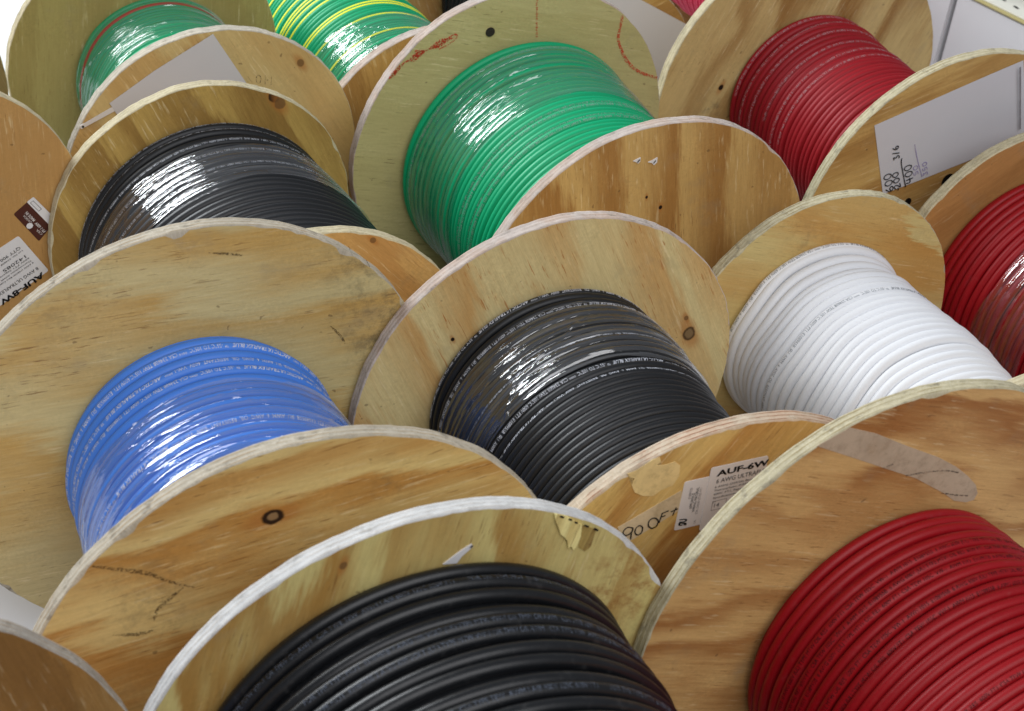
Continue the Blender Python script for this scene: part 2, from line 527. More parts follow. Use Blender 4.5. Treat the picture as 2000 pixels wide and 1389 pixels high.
pts = []
NX, NY = 64, 64
xs = np.concatenate([np.linspace(-4, -0.9, 8), np.linspace(-0.8, 0.8, 60), np.linspace(0.9, 4, 8)])
ys = np.concatenate([np.linspace(-2.5, 0.2, 8), np.linspace(0.3, 1.85, 18), np.linspace(1.88, 2.9, 74), np.linspace(2.95, 3.2, 4), np.linspace(3.3, 6, 8)])
fold = np.array([(0.425, 1.90), (0.450, 2.057), (0.467, 2.144), (0.481, 2.243), (0.51, 2.523), (0.53, 2.8)])
V = []
for yy in ys:
    for xx in xs:
        zz = -0.0075
        if 1.9 < yy < 2.8:
            fx = np.interp(yy, fold[:, 1], fold[:, 0])
            d = (xx - fx)
            zz += 0.006 * math.exp(-(d / 0.022) ** 2) - 0.004 * math.exp(-((d - 0.05) / 0.03) ** 2)
        V.append((xx, yy, zz))
nx = len(xs)
F = [(j * nx + i, j * nx + i + 1, (j + 1) * nx + i + 1, (j + 1) * nx + i) for j in range(len(ys) - 1) for i in range(nx - 1)]
fl = obj('floor', mesh('floor', V, F), None, [M_floor], kind='structure')

# ------------------------------------------------------------------ flanges
TH = 0.0095


def flange_mesh(R, seed, th=TH, chip=0.6, hole=0.017, plies=3):
    """plywood disc, axis along y, front face at y=0, back at y=th; sawn edge with recessed glue lines and chipped arrises"""
    rg = np.random.default_rng(seed)
    n = 200
    a = np.linspace(0, 2 * pi, n, endpoint=False)

    def wav(amp, ks):
        out = np.zeros(n)
        for k in ks:
            out += rg.normal(0, 1) * np.sin(k * a + rg.uniform(0, 6.28)) / math.sqrt(len(ks))
        return out * amp
    Rw = R + wav(0.00045, range(2, 9)) + wav(0.00018, range(12, 34))
    fine = rg.normal(0, 0.00012, n)
    chipf = np.clip(wav(1.0, range(7, 40)) - 0.75, 0, 2) * 0.0022 * chip + np.abs(rg.normal(0, 0.00028, n)) * chip
    chipb = np.clip(wav(1.0, range(7, 40)) - 0.9, 0, 2) * 0.0012 * chip
    rings = []
    rings.append((np.full(n, hole), 0.0))
    rings.append((np.full(n, R * 0.55), 0.0))
    rings.append((Rw - 0.0004 - chipf, 0.0))                      # painted face ends here
    rings.append((Rw - 0.00005 + fine - chipf * 0.35, 0.0006))
    prof = []
    for k in range(plies):
        y0, y1 = th * k / plies, th * (k + 1) / plies
        prof += [(y0 + 0.0009, 0.0), (y1 - 0.0004, -0.00005)]
        if k < plies - 1:
            prof += [(y1, -0.00035)]
    for (yy, dr) in prof:
        rings.append((Rw + fine + dr + rg.normal(0, 0.00010, n), yy))
    rings.append((Rw - 0.0005 - chipb, th))
    rings.append((np.full(n, R * 0.55), th))
    rings.append((np.full(n, hole), th))
    V, F, MI = [], [], []
    for r, yy in rings:
        V += [(r[i] * cos(a[i]), yy, r[i] * sin(a[i])) for i in range(n)]
    K = len(rings)
    for k in range(K):
        k2 = (k + 1) % K
        mi = 0 if k < 2 else (2 if k == K - 1 else (1 if k < K - 3 else 0))
        for i in range(n):
            j = (i + 1) % n
            F.append((k * n + i, k2 * n + i, k2 * n + j, k * n + j))
            MI.append(mi)
    me = mesh('flange', V, F, False, MI)
    sm = [1 < k < K - 3 for k in range(K) for _ in range(n)]
    me.polygons.foreach_set('use_smooth', sm)
    bm = bmesh.new()
    bm.from_mesh(me)
    bmesh.ops.recalc_face_normals(bm, faces=bm.faces[:])
    bm.to_mesh(me)
    bm.free()
    return me


# ------------------------------------------------------------------ windings
def turn_mesh(tf, rf, rho, nth=120, nph=10, stripe=None):
    """one turn; tf(theta), rf(theta): axial place and centre radius; starts and ends under the drum"""
    th = np.linspace(-pi / 2, 3 * pi / 2, nth + 1)
    ph = np.linspace(0, 2 * pi, nph, endpoint=False)
    t = tf(th)
    r = rf(th)
    R = r[:, None] + rho * np.cos(ph)[None]
    T = t[:, None] + rho * np.sin(ph)[None]
    X = R * np.cos(th)[:, None]
    Z = R * np.sin(th)[:, None]
    V = np.stack([X, -T, Z], -1).reshape(-1, 3)
    F, MI = [], []
    for i in range(nth):
        for j in range(nph):
            j2 = (j + 1) % nph
            F.append((i * nph + j, i * nph + j2, (i + 1) * nph + j2, (i + 1) * nph + j))
            MI.append(1 if stripe is not None and j == stripe else 0)
    return mesh('cable_turn', V, F, True, MI)


def wrap_text(body, h, tf, rf, rho, th0, phi0, sign, drift, **kw):
    """printing wrapped onto one turn. sign +1: reads with rising theta, letter tops to the front"""
    tv, tf_ = text_geo(body, kw.get('shear', 0), kw.get('bold', 0.0), 3, kw.get('sx', 1.0))
    x, y = tv[:, 0] * h, (tv[:, 1] - 0.5) * h
    r0 = float(rf(np.array([pi / 2]))[0]) + rho
    th = th0 + sign * x / r0
    ph = phi0 + sign * y / rho + drift * (th - th0)
    rr = rf(th) + (rho + 0.00012) * np.cos(ph)
    tt = tf(th) + (rho + 0.00012) * np.sin(ph)
    return np.stack([rr * np.cos(th), -tt, rr * np.sin(th)], -1), tf_, float(th.max() if sign > 0 else th.min())


def drum(sp, root, d, prof, jk, ink_m=None, strings=(), th_ratio=0.38, p_text=0.5, gaps={}, dr={}, t_end=None, tmap=None,
         jig=0.00045, sign=1, ov=1.04, xc=-1.1, off=(0, 0), text_rng=(18, 172), phi=(10, 40), seed=1, special={}, stripes=None, dmax=None, text_turns=None):
    """cable wound between the flanges: lower layer + every outer turn on its own"""
    rg = np.random.default_rng(seed)
    L = sp['L'] - TH
    px = [p[0] for p in prof]
    pr = [p[1] for p in prof]
    rho = d / 2 * ov
    # lower layer
    n = 72
    ts = np.linspace(0.0006, L - 0.0006, 40)
    V, F = [], []
    for k, tt in enumerate(ts):
        rr = np.interp(tt, px, pr) - d * 0.80
        for i in range(n):
            a = 2 * pi * i / n
            V.append((rr * cos(a), -tt, rr * sin(a)))
    for k in range(len(ts) - 1):
        for i in range(n):
            j = (i + 1) % n
            F.append((k * n + i, k * n + j, (k + 1) * n + j, (k + 1) * n + i))
    sp['off'] = off
    cable = obj('cable', mesh('cable', V, F), root, [jk], (off[0], 0, sp['R'] + off[1]))
    tcur = rho + 0.0005
    i = 0
    turns = []
    while tcur < L - rho - 0.0002:
        t0 = tcur
        r0 = np.interp(t0, px, pr) - rho + rg.normal(0, 0.00034) + dr.get(i, 0)
        A, p1 = rg.normal(0, jig), rg.uniform(0, 6.28)
        A2, p2 = rg.normal(0, jig * 0.5), rg.uniform(0, 6.28)
        B, p3 = rg.normal(0, 0.0003), rg.uniform(0, 6.28)

        def tf(th, t0=t0, A=A, p1=p1, A2=A2, p2=p2, i=i):
            th = np.asarray(th)
            w_ = np.clip((th - xc + 0.35) / 0.7, 0, 1)
            tt = t0 + (w_ * w_ * (3 - 2 * w_) - 0.5) * d + A * np.sin(th + p1) + A2 * np.sin(3 * th + p2)
            if tmap:
                tt = tmap(tt, th, i)
            return np.clip(tt, rho + 0.0002, L - rho - 0.0002)

        def rf(th, r0=r0, B=B, p3=p3):
            th = np.asarray(th)
            return r0 + B * np.sin(2 * th + p3)
        mt = special.get(i, jk)
        st = None
        mats = [mt]
        if stripes and i in stripes:
            st = stripes[i]
            mats = [mt, M_yellow]
        o = obj('cable_turn', turn_mesh(tf, rf, rho, stripe=st), cable, mats)
        if i in special:
            o['label'] = 'turn of red wire' if special[i] == M_wred else 'turn of orange wire'
        elif st is not None:
            o['label'] = 'turn of wire with a yellow stripe'
        turns.append((t0, r0 + rho))
        want = (i in text_turns) if text_turns is not None else (rg.random() < p_text)
        if ink_m is not None and want:
            TV, TF = [], []
            a0, a1 = radians(text_rng[0]), radians(text_rng[1])
            th = (a0 - rg.uniform(0, 0.8)) if sign > 0 else (a1 + rg.uniform(0, 0.8))
            ph0 = radians(rg.uniform(*phi))
            drift = rg.normal(0, 0.10)
            ks = int(rg.integers(len(strings)))
            while (th < a1) if sign > 0 else (th > a0):
                body, kw = strings[ks % len(strings)]
                ks += 1
                tv, tfc, the = wrap_text(body, d * th_ratio, tf, rf, rho, th, ph0, sign, drift, **kw)
                ph0 = ph0 + drift * (the - th)
                b = sum(len(q) for q in TV)
                TV.append(tv)
                TF += [tuple(b + q for q in f) for f in tfc]
                th = the + sign * d * 0.25 / (r0 + rho)
            obj('printed_lettering', mesh('printed_lettering', np.concatenate(TV), TF, False), cable, [ink_m])
        tcur += d * (1 + abs(rg.normal(0, 0.02))) + gaps.get(i, 0)
        i += 1
    return turns


def film(sp, root, turns, d, t0, t1, mat, seed=3, sag=0.4, a0=-40, a1=220):
    """stretch film pulled round the windings, dipping between the turns"""
    rg = np.random.default_rng(seed)
    rho = d / 2
    tt = np.array([q[0] for q in turns])
    rc = np.array([q[1] for q in turns])
    n = 320
    a = np.radians(np.linspace(a0, a1, n))
    m = max(12, int((t1 - t0) / d * 10))
    e0 = t0 + 0.0022 * np.interp(np.linspace(0, 12, n), range(13), rg.normal(0, 1, 13))
    e1 = t1 + 0.0022 * np.interp(np.linspace(0, 12, n), range(13), rg.normal(0, 1, 13))
    lump = [(rg.uniform(radians(a0), radians(a1)), rg.uniform(t0, t1), rg.uniform(0.02, 0.06), rg.uniform(0.002, 0.007)) for _ in range(26)]
    fold_ = [(rg.uniform(radians(a0), radians(a1)), rg.uniform(t0, t1), rg.normal(0, 0.5), rg.uniform(0.006, 0.028), rg.uniform(0.0006, 0.0013), rg.uniform(0.0004, 0.0013)) for _ in range(34)]
    V, F, UV = [], [], []
    for i in range(n):
        for k in range(m + 1):
            t = e0[i] + (e1[i] - e0[i]) * k / m
            th = d * (a[i] - pi / 2) / (2 * pi)
            tl = t - th
            dt = np.abs(tt - tl)
            j = int(np.argmin(dt))
            env = rc[j] - rho + math.sqrt(max(0.0, rho * rho - min(dt[j], rho) ** 2))
            crest = np.interp(tl, tt, rc)
            cl2 = max(crest, env)
            r = cl2 - sag * (cl2 - env) + 0.0005
            for (la, lt, lw, lh) in lump:
                da, dl = (a[i] - la) * 0.09, t - lt
                r += 0.0008 * math.exp(-(da / lw) ** 2 - (dl / lh) ** 2)
            for (fa, ft, fang, fl_, fw_, fh) in fold_:
                da, dl = (a[i] - fa) * 0.09, t - ft
                if abs(da) < 0.05:
                    p_, q_ = da * cos(fang) + dl * sin(fang), dl * cos(fang) - da * sin(fang)
                    r += fh * math.exp(-(p_ / fl_) ** 2 - (q_ / fw_) ** 2)
            V.append((r * cos(a[i]), -t, r * sin(a[i])))
            UV.append((a[i] * r, t))
    for i in range(n - 1):
        for k in range(m):
            F.append((i * (m + 1) + k, i * (m + 1) + k + 1, (i + 1) * (m + 1) + k + 1, (i + 1) * (m + 1) + k))
    me = mesh('plastic_film', V, F)
    uvl = me.uv_layers.new(name='UVMap')
    li = np.zeros(len(me.loops), dtype=np.int32)
    me.loops.foreach_get('vertex_index', li)
    uvl.data.foreach_set('uv', np.array(UV, dtype=np.float32)[li].ravel())
    return obj('plastic_film', me, root, [mat], (sp['off'][0], 0, sp['R'] + sp['off'][1]))


def spool(sp, label, wb, rb, wf, rf_, seed, group='wooden spools of electrical cable', plies=3, chip=0.6, front=True, extra_hole=None):
    root = bpy.data.objects.new('wooden_spool', None)
    root.empty_display_size = 0.05
    COL.objects.link(root)
    R = sp['R']
    sp['M'] = Matrix.Translation((sp['x'], sp['y'], R + sp['dz'])) @ Matrix.Rotation(sp['psi'], 4, 'Z') @ Matrix.Rotation(-sp['tilt'], 4, 'X') @ Matrix.Translation((0, 0, -R))
    root.matrix_world = sp['M']
    root['label'] = label
    root['category'] = 'cable spool'
    root['group'] = group
    R, L = sp['R'], sp['L']
    o = obj('flange', flange_mesh(R, seed, chip=chip, plies=plies), root, [wb, rb, M_core], (0, 0, R))
    sp['back'] = o
    if front:
        o = obj('flange', flange_mesh(R, seed + 50, chip=chip, plies=plies), root, [wf, rf_, M_core], (0, -L, R))
        sp['front'] = o
    # tube through the middle
    n = 40
    V, F = [], []
    rr = [(0.026, 0.0), (0.026, L - TH), (0.0172, L - TH), (0.0172, 0.0)]
    for r, y in rr:
        V += [(r * cos(2 * pi * i / n), -y, r * sin(2 * pi * i / n)) for i in range(n)]
    for k in range(4):
        for i in range(n):
            j = (i + 1) % n
            F.append((k * n + i, k * n + j, ((k + 1) % 4) * n + j, ((k + 1) % 4) * n + i))
    obj('core', mesh('core', V, F, False), root, [M_core], (0, 0, R))
    sp['root'] = root
    return root


def SPD(x, y, psi, R, L, dz=0.0, tilt=0.0):
    return dict(x=x, y=y, psi=psi, R=R, L=L, dz=dz, tilt=tilt)


A = SPD(-0.3588, 1.4921, 0.5269, 0.1222, 0.1948, 0.0013, -0.0008)
B = SPD(-0.2498, 1.2338, 0.5383, 0.1203, 0.2227, 0.0012, 0.0138)
C_ = SPD(-0.1883, 0.9327, 0.4995, 0.1558, 0.2109, -0.0055, -0.001)
D = SPD(-0.0218, 0.6991, 0.5067, 0.1554, 0.24, -0.0024, -0.0018)
E_ = SPD(-0.026, 1.4006, 0.5391, 0.1431, 0.2247, -0.0005, -0.0171)
F_ = SPD(0.0279, 1.0371, 0.5027, 0.1407, 0.2204, 0.0065, -0.0099)
G = SPD(0.2290, 0.8342, 0.556, 0.1622, 0.26, 0.0041, 0.0114)
H = SPD(-0.2013 - 0.22 * sin(0.5616), 1.6073 + 0.22 * cos(0.5616), 0.5616, 0.1128, 0.42, -0.002, -0.0027)
K = SPD(0.2253, 1.582, 0.5165, 0.1477, 0.2336, -0.0007, 0.0024)
Lw = SPD(0.2239, 1.2047, 0.522, 0.1215, 0.234, 0.0002, 0.0017)
M = SPD(0.3953, 1.3562, 0.552, 0.1224, 0.24)
N = SPD(-0.5574, 1.2999, 0.5863, 0.1343, 0.207, -0.0019, -0.0024)
O = SPD(-0.2802, 0.5565, 0.5656, 0.155, 0.2)
Q = SPD(-0.0695, 1.8176, 0.54, 0.103, 0.22)
J = SPD(0.1287, 2.0018, 0.54, 0.12, 0.25)

pale = (226, 218, 200)
R_pale = rim_mat('pale_ply_edge', pale, 0.30, dirt=0.25, seed=1)
R_cream = rim_mat('cream_ply_edge', (228, 216, 180), 0.25, dirt=0.18, seed=2)
R_worn = rim_mat('worn_ply_edge', (214, 204, 184), 0.55, dirt=0.6, seed=3)
R_chalk = rim_mat('whitewashed_ply_edge', (240, 240, 238), 0.16, dirt=0.18, seed=4)
R_pink = rim_mat('pinkish_ply_edge', (228, 214, 204), 0.18, dirt=0.35, seed=5, pink=0.3)
R_ply = rim_mat('raw_ply_edge', (234, 216, 190), 0.95, (140, 92, 66), 0.2, seed=6, pink=0.4)
R_ply2 = rim_mat('weathered_ply_edge', (222, 212, 178), 0.6, (130, 110, 66), 0.5, seed=7)
R_grey = rim_mat('grey_worn_edge', (196, 188, 176), 0.4, dirt=0.5, seed=8)

# ------------------------------------------------------------------ text that runs along the cables
ULTRA = [("ARCTIC ULTRAFLEX BLUE", dict(shear=0.3, bold=0.012, sx=0.95)), ("\u2122 -55\u00b0C TO 105\u00b0C  **** CSA 234608 TEW 105\u00b0C 600V FT1", dict(sx=0.8)),
         ("E108955B  \u042fU  AWM  6  AWG  OIL  RESISTANT  600V  VW-1 ****", dict(sx=0.85))]
MTW = [("E108955B 2 AWG 600 VOLT (UL) TYPE MTW VW-1 OR THW OR AWM   CSA TYPE TEW", dict(sx=0.8)),
       ("AWM I A/B 600V 125C 600V FT1       FOR THE TYPE MOT", dict(sx=0.85))]
SMALL = [("E108955B  6 AWG 600V (UL) TYPE MTW OIL RES  600V FT1", dict(sx=0.9)), ("CSA TEW 105C  VW-1  AWM 1015", dict(sx=0.9))]

# ------------------------------------------------------------------ A: thin green wire
root = spool(A, 'wooden spool of thin green wire with one red and one orange turn',
             wood('olive_ply', (140, 124, 74), (118, 98, 52), -85, freq=16, amp=2.2, bandmix=0.5, fiber=0.10, seed=1, blotch=0.35, blotchcol=(136, 122, 84)), R_cream,
             wood('smooth_tan_ply', (184, 156, 110), (166, 118, 62), -51, freq=11, amp=2.6, bandmix=0.6, fiber=0.10, seed=2, knots=[(0.0683, 0.0879, 0.0032, 'soft')], blotchcol=(178, 150, 112)), R_pale, 101)
tA = drum(A, root, 0.0046, [(0, 0.0735), (0.03, 0.0745), (0.07, 0.0745), (0.19, 0.074)], M_green, seed=5, gaps={4: 0.002, 9: 0.002},
          special={3: M_wred, 20: M_worange}, xc=2.6, off=(0.009, -0.01))
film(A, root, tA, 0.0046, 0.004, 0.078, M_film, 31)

# ------------------------------------------------------------------ B: black cable
root = spool(B, 'wooden spool of black cable between the blue spool and the tagged green-wire spool',
             wood('streaky_brown_ply', (160, 124, 62), (112, 74, 26), -57, freq=20, amp=3.2, bandmix=0.85, fiber=0.18, seed=3, knots=[(0.0517, 0.1056, 0.0042, 'dark'), (0.0572, 0.0995, 0.0042, 'soft')], blotchcol=(150, 128, 66)), R_cream,
             wood('orange_ply', (178, 132, 80), (150, 98, 52), -40, freq=14, amp=2.4, bandmix=0.6, seed=4, knots=[(0.0395, 0.1095, 0.002, 'soft')]), R_cream, 102)
tB = drum(B, root, 0.0072, [(0, 0.1030), (0.02, 0.1040), (0.07, 0.1065), (0.106, 0.1078), (0.22, 0.108)], M_black, I_small, SMALL, 0.27, 0.0, seed=6, gaps={0: 0.0006, 1: 0.0022, 3: 0.003},
          dr={2: -0.001}, text_turns=[0, 1, 3, 5, 8], phi=(-10, 30), off=(0.0024, -0.0115), ov=1.03)
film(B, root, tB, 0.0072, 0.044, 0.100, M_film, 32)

# ------------------------------------------------------------------ C: blue cable
root = spool(C_, 'wooden spool of blue cable, biggest flange at the left',
             wood('pale_tan_ply', (184, 164, 122), (172, 128, 64), 7, freq=11, amp=3.2, bandmix=0.9, fiber=0.13, dash=0.4, seed=5, wild=0.8, sharp=0.3,
                  dirt=[(0.1204, 0.0768, 0.060, 0.60), (0.1360, 0.0444, 0.05, 0.8), (0.0985, 0.1200, 0.035, 0.55), (-0.1394, 0.0539, 0.05, 0.35), (-0.0929, 0.1115, 0.05, 0.25)], blotchcol=(172, 156, 122)), R_worn,
             wood('golden_grained_ply', (194, 166, 116), (158, 104, 44), 14, freq=18, amp=3.4, bandmix=0.95, fiber=0.15, dash=0.5, seed=6, sharp=0.25,
                  knots=[(-0.0248, 0.1107, 0.0052, 'ring')], dirt=[(-0.0866, 0.0710, 0.06, 0.35), (0.0411, 0.1209, 0.03, 0.3)], blotchcol=(176, 150, 108)), R_worn, 103, chip=1.6)
tC = drum(C_, root, 0.0079, [(0, 0.0872), (0.03, 0.0868), (0.06, 0.0887), (0.22, 0.0892)], M_blue, I_white, ULTRA, 0.33, 0.0, seed=7, dr={0: -0.0026, 3: -0.0003},
          gaps={0: 0.0006, 3: 0.0016, 4: 0.0012, 8: 0.001}, text_turns=[1, 3, 4, 10], phi=(0, 30), off=(-0.0012, -0.003), ov=1.03)
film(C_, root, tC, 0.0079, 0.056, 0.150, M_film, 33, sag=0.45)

# ------------------------------------------------------------------ D: thick black cable at the bottom
root = spool(D, 'wooden spool of thick black cable at the bottom, its flange edge whitewashed',
             wood('pale_yellow_ply', (190, 170, 112), (146, 98, 38), 84, freq=17, amp=3.4, bandmix=0.95, fiber=0.13, dash=0.35, seed=8, wild=1.2, sharp=0.2,
                  knots=[(-0.0496, 0.1350, 0.0022, 'soft')], dirt=[(0.1074, 0.0768, 0.05, 0.9)], dirtcol=(130, 82, 36), blotchcol=(176, 160, 112)), R_chalk,
             wood('plain_ply_d', (180, 156, 104), (150, 110, 60), 84, seed=9), R_chalk, 104, chip=1.0)
tD = drum(D, root, 0.0080, [(0, 0.1250), (0.02, 0.1238), (0.05, 0.1250), (0.10, 0.1250), (0.24, 0.125)], M_black2, I_dim, MTW, 0.36, 0.0, seed=8,
          gaps={0: 0.001, 1: 0.0005, 2: 0.0040, 4: 0.0006, 5: 0.0030, 7: 0.0042, 9: 0.001, 10: 0.0024, 12: 0.001}, dr={0: 0.0010, 3: -0.0006, 6: 0.0006}, sign=-1, text_turns=[1, 4, 5, 9], phi=(5, 35), text_rng=(25, 150), off=(-0.003, 0.003), ov=1.0)

# ------------------------------------------------------------------ E: green cable
root = spool(E_, 'large wooden spool of plain green cable with red crayon marks on its flange',
             wood('greenish_ply', (172, 160, 116), (152, 138, 90), -7, freq=15, amp=2.2, bandmix=0.45, fiber=0.12, dash=0.5, dashcol=(104, 96, 56), seed=10, blotchcol=(158, 140, 96), blotch=0.4), R_pink,
             wood('reddish_brown_ply', (178, 138, 84), (134, 84, 34), -73, freq=19, amp=2.2, bandmix=0.95, fiber=0.14, dash=0.3, seed=11, wild=0.7, sharp=0.2,
                  knots=[(-0.0111, 0.0826, 0.0012, 'dark'), (0.0028, 0.0719, 0.0016, 'dark')], blotchcol=(160, 116, 66)), R_pink, 105)
tE = drum(E_, root, 0.0060, [(0, 0.1070), (0.01, 0.1058), (0.03, 0.1042), (0.06, 0.1022), (0.09, 0.1010), (0.23, 0.100)], M_green, I_silver, SMALL, 0.36, 0.0, seed=9,
          gaps={3: 0.0018, 5: 0.0030}, text_turns=[1, 14, 15, 17, 18], phi=(10, 40), off=(0.0048, -0.0075), ov=1.12)
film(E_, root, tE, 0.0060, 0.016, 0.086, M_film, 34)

# ------------------------------------------------------------------ F: black cable in the middle
root = spool(F_, 'wooden spool of black cable in the middle with 900Ft tape on its near flange',
             wood('pale_dashed_ply', (194, 172, 130), (178, 128, 74), -57, freq=16, amp=3.2, bandmix=0.85, fiber=0.15, dash=0.75, dashcol=(160, 112, 62), seed=12, sharp=0.25,
                  knots=[(0.1034, 0.0361, 0.0052, 'plug'), (0.0986, 0.0494, 0.0018, 'soft'), (-0.0771, 0.0609, 0.0014, 'dark')], blotchcol=(188, 166, 128)), R_pink,
             wood('golden_ply', (192, 156, 96), (146, 90, 34), 60, freq=16, amp=3.2, bandmix=0.95, fiber=0.14, seed=13, sharp=0.25, blotchcol=(182, 142, 84)), R_ply, 106, chip=1.2)
tF = drum(F_, root, 0.0057, [(0, 0.0865), (0.03, 0.0886), (0.045, 0.0893), (0.07, 0.0876), (0.10, 0.0857), (0.23, 0.0850)], M_black, I_white, ULTRA, 0.42, 0.0, seed=10,
          gaps={1: 0.0012, 3: 0.0016}, text_turns=[0, 3, 9, 13, 15], phi=(-8, 30), off=(-0.003, 0.005), ov=1.09)
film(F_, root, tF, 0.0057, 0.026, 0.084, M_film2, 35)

# ------------------------------------------------------------------ G: red cable at the right
root = spool(G, 'large wooden spool of red cable in the bottom right with a tape strip',
             wood('orange_banded_ply', (190, 144, 92), (132, 72, 26), -14, freq=24, amp=4.6, bandmix=1.0, fiber=0.13, dash=0.45, seed=14, sharp=0.3, wild=0.9, blotchcol=(158, 112, 66)), R_ply2,
             wood('plain_ply_g', (176, 128, 76), (140, 84, 40), -17, seed=15), R_ply2, 107, chip=1.2)
tG = drum(G, root, 0.0069, [(0, 0.0915), (0.012, 0.0925), (0.02, 0.0945), (0.06, 0.0952), (0.26, 0.0955)], M_red, I_dark, SMALL, 0.34, 0.0, seed=11,
          gaps={2: 0.0018}, dr={2: -0.0010}, text_turns=[4, 5, 6, 8, 9, 17], phi=(15, 60), sign=-1, off=(0.0048, -0.0088), ov=1.0)

# ------------------------------------------------------------------ H: striped wire at the top
root = spool(H, 'wooden spool of green wire with yellow stripes at the top',
             wood('brown_ply_h', (168, 130, 76), (136, 92, 46), -60, seed=16), R_pink,
             wood('brown_ply_hf', (166, 122, 70), (130, 84, 38), -67, freq=15, amp=2.2, bandmix=0.75, seed=17), R_pink, 108)
nH = int(0.40 / 0.0047)
strp = {}
for k in (36, 40, 43, 46, 48, 49, 50, 52, 57, 58, 62, 69, 74):
    strp[k] = 0
tH = drum(H, root, 0.0047, [(0, 0.075), (0.42, 0.0765)], M_green, seed=12, stripes=strp, gaps={55: 0.0025, 60: 0.001})
film(H, root, tH, 0.0047, 0.305, 0.402, M_film, 36)

# ------------------------------------------------------------------ K: red cable at the top right
root = spool(K, 'wooden spool of red cable with a handwritten white paper on its near flange',
             wood('brown_streaked_ply', (178, 148, 102), (122, 76, 30), 72, freq=17, amp=3.0, bandmix=1.0, fiber=0.13, seed=18, sharp=0.3, knots=[(-0.0853, 0.0110, 0.0026, 'dark')], dirt=[(-0.0921, -0.0101, 0.03, 0.5)], blotchcol=(164, 134, 92)), R_cream,
             wood('golden_brown_ply', (176, 136, 80), (130, 82, 32), 23, freq=18, amp=3.0, bandmix=0.8, fiber=0.15, seed=19, sharp=0.25, blotchcol=(166, 126, 70)), R_ply2, 109)
tK = drum(K, root, 0.0059, [(0, 0.0771), (0.02, 0.0780), (0.05, 0.0760), (0.1, 0.0757), (0.24, 0.0752)], M_red2, I_pale, SMALL, 0.34, 0.0, seed=13,
          gaps={1: 0.0030, 5: 0.001}, text_turns=[0, 2, 4, 7, 10, 12], phi=(0, 35), off=(0.003, -0.0009), ov=1.16)

# ------------------------------------------------------------------ L: white cable
def loose(tt, th, i):
    s = np.clip((th - radians(112)) / radians(95), 0, 1)
    s = s * s * (3 - 2 * s)
    w = max(0.0, 1 - i / 13.0)
    b = np.clip((radians(70) - th) / radians(60), 0, 1)
    return tt * (1 - 0.42 * s * w) * (1 - 0.25 * b * w)


root = spool(Lw, 'wooden spool of white cable between the two right-hand red spools',
             wood('pale_olive_ply', (188, 164, 112), (170, 112, 46), -11, freq=9, amp=3.2, bandmix=0.9, fiber=0.09, seed=20, sharp=0.08, dirt=[(-0.0213, 0.0873, 0.04, 0.3)], blotchcol=(182, 146, 98)), R_ply2,
             wood('plain_ply_l', (180, 150, 100), (150, 108, 56), -13, seed=21), R_cream, 110)
tL = drum(Lw, root, 0.0074, [(0, 0.0785), (0.012, 0.0765), (0.022, 0.0738), (0.030, 0.0730), (0.038, 0.0738), (0.056, 0.0763), (0.086, 0.0773), (0.115, 0.0790), (0.14, 0.0780), (0.165, 0.0755), (0.24, 0.075)], M_white, I_grey, ULTRA, 0.34, 0.0, seed=14,
          gaps={2: 0.001, 4: 0.0008, 12: 0.0006, 17: 0.001}, dr={1: 0.0010, 3: 0.0010, 5: 0.0012, 6: 0.0006, 14: 0.0006, 17: 0.0007, 18: -0.0005, 20: 0.0006}, tmap=loose, text_turns=[0, 8], phi=(0, 30), jig=0.0006, xc=2.4, off=(-0.005, 0.0064), ov=1.18)

# ------------------------------------------------------------------ M: red cable at the right edge
root = spool(M, 'wooden spool of red cable under clear film, cut by the right edge',
             wood('orange_brown_ply', (158, 104, 56), (124, 74, 32), 36, freq=12, amp=2.4, bandmix=0.8, fiber=0.13, seed=22, sharp=0.3, blotchcol=(150, 106, 64)), R_cream,
             wood('plain_ply_m', (166, 120, 70), (136, 86, 40), 36, seed=23), R_cream, 111)
tM = drum(M, root, 0.0072, [(0, 0.0945), (0.03, 0.0965), (0.24, 0.097)], M_red, seed=15, off=(0.009, -0.007), ov=1.02)
film(M, root, tM, 0.0072, 0.064, 0.118, M_film, 37)

# ------------------------------------------------------------------ N, O: neighbours on the left
root = spool(N, 'wooden spool at the left edge showing a brown flange with two stickers',
             wood('dark_brown_ply', (120, 96, 60), (98, 74, 40), -60, seed=24), R_cream,
             wood('smooth_brown_ply', (170, 126, 76), (148, 98, 50), -81, freq=10, amp=2.8, bandmix=0.6, fiber=0.09, seed=25, dirt=[(0.0666, 0.0372, 0.012, 0.5)], blotchcol=(158, 112, 66)), R_cream, 112)
drum(N, root, 0.0078, [(0, 0.085), (0.22, 0.086)], M_black, seed=16)
root = spool(O, 'wooden spool in the bottom left corner showing a dark brown flange',
             wood('dark_orange_ply', (132, 84, 34), (96, 56, 18), -66, freq=14, amp=3.0, bandmix=0.8, fiber=0.15, dash=0.2, seed=27, blotchcol=(140, 108, 66), blotch=0.6), R_grey,
             wood('plain_ply_o', (150, 104, 56), (120, 76, 34), -60, seed=26), R_grey, 113)
drum(O, root, 0.0078, [(0, 0.072), (0.2, 0.073)], M_blue, seed=17)

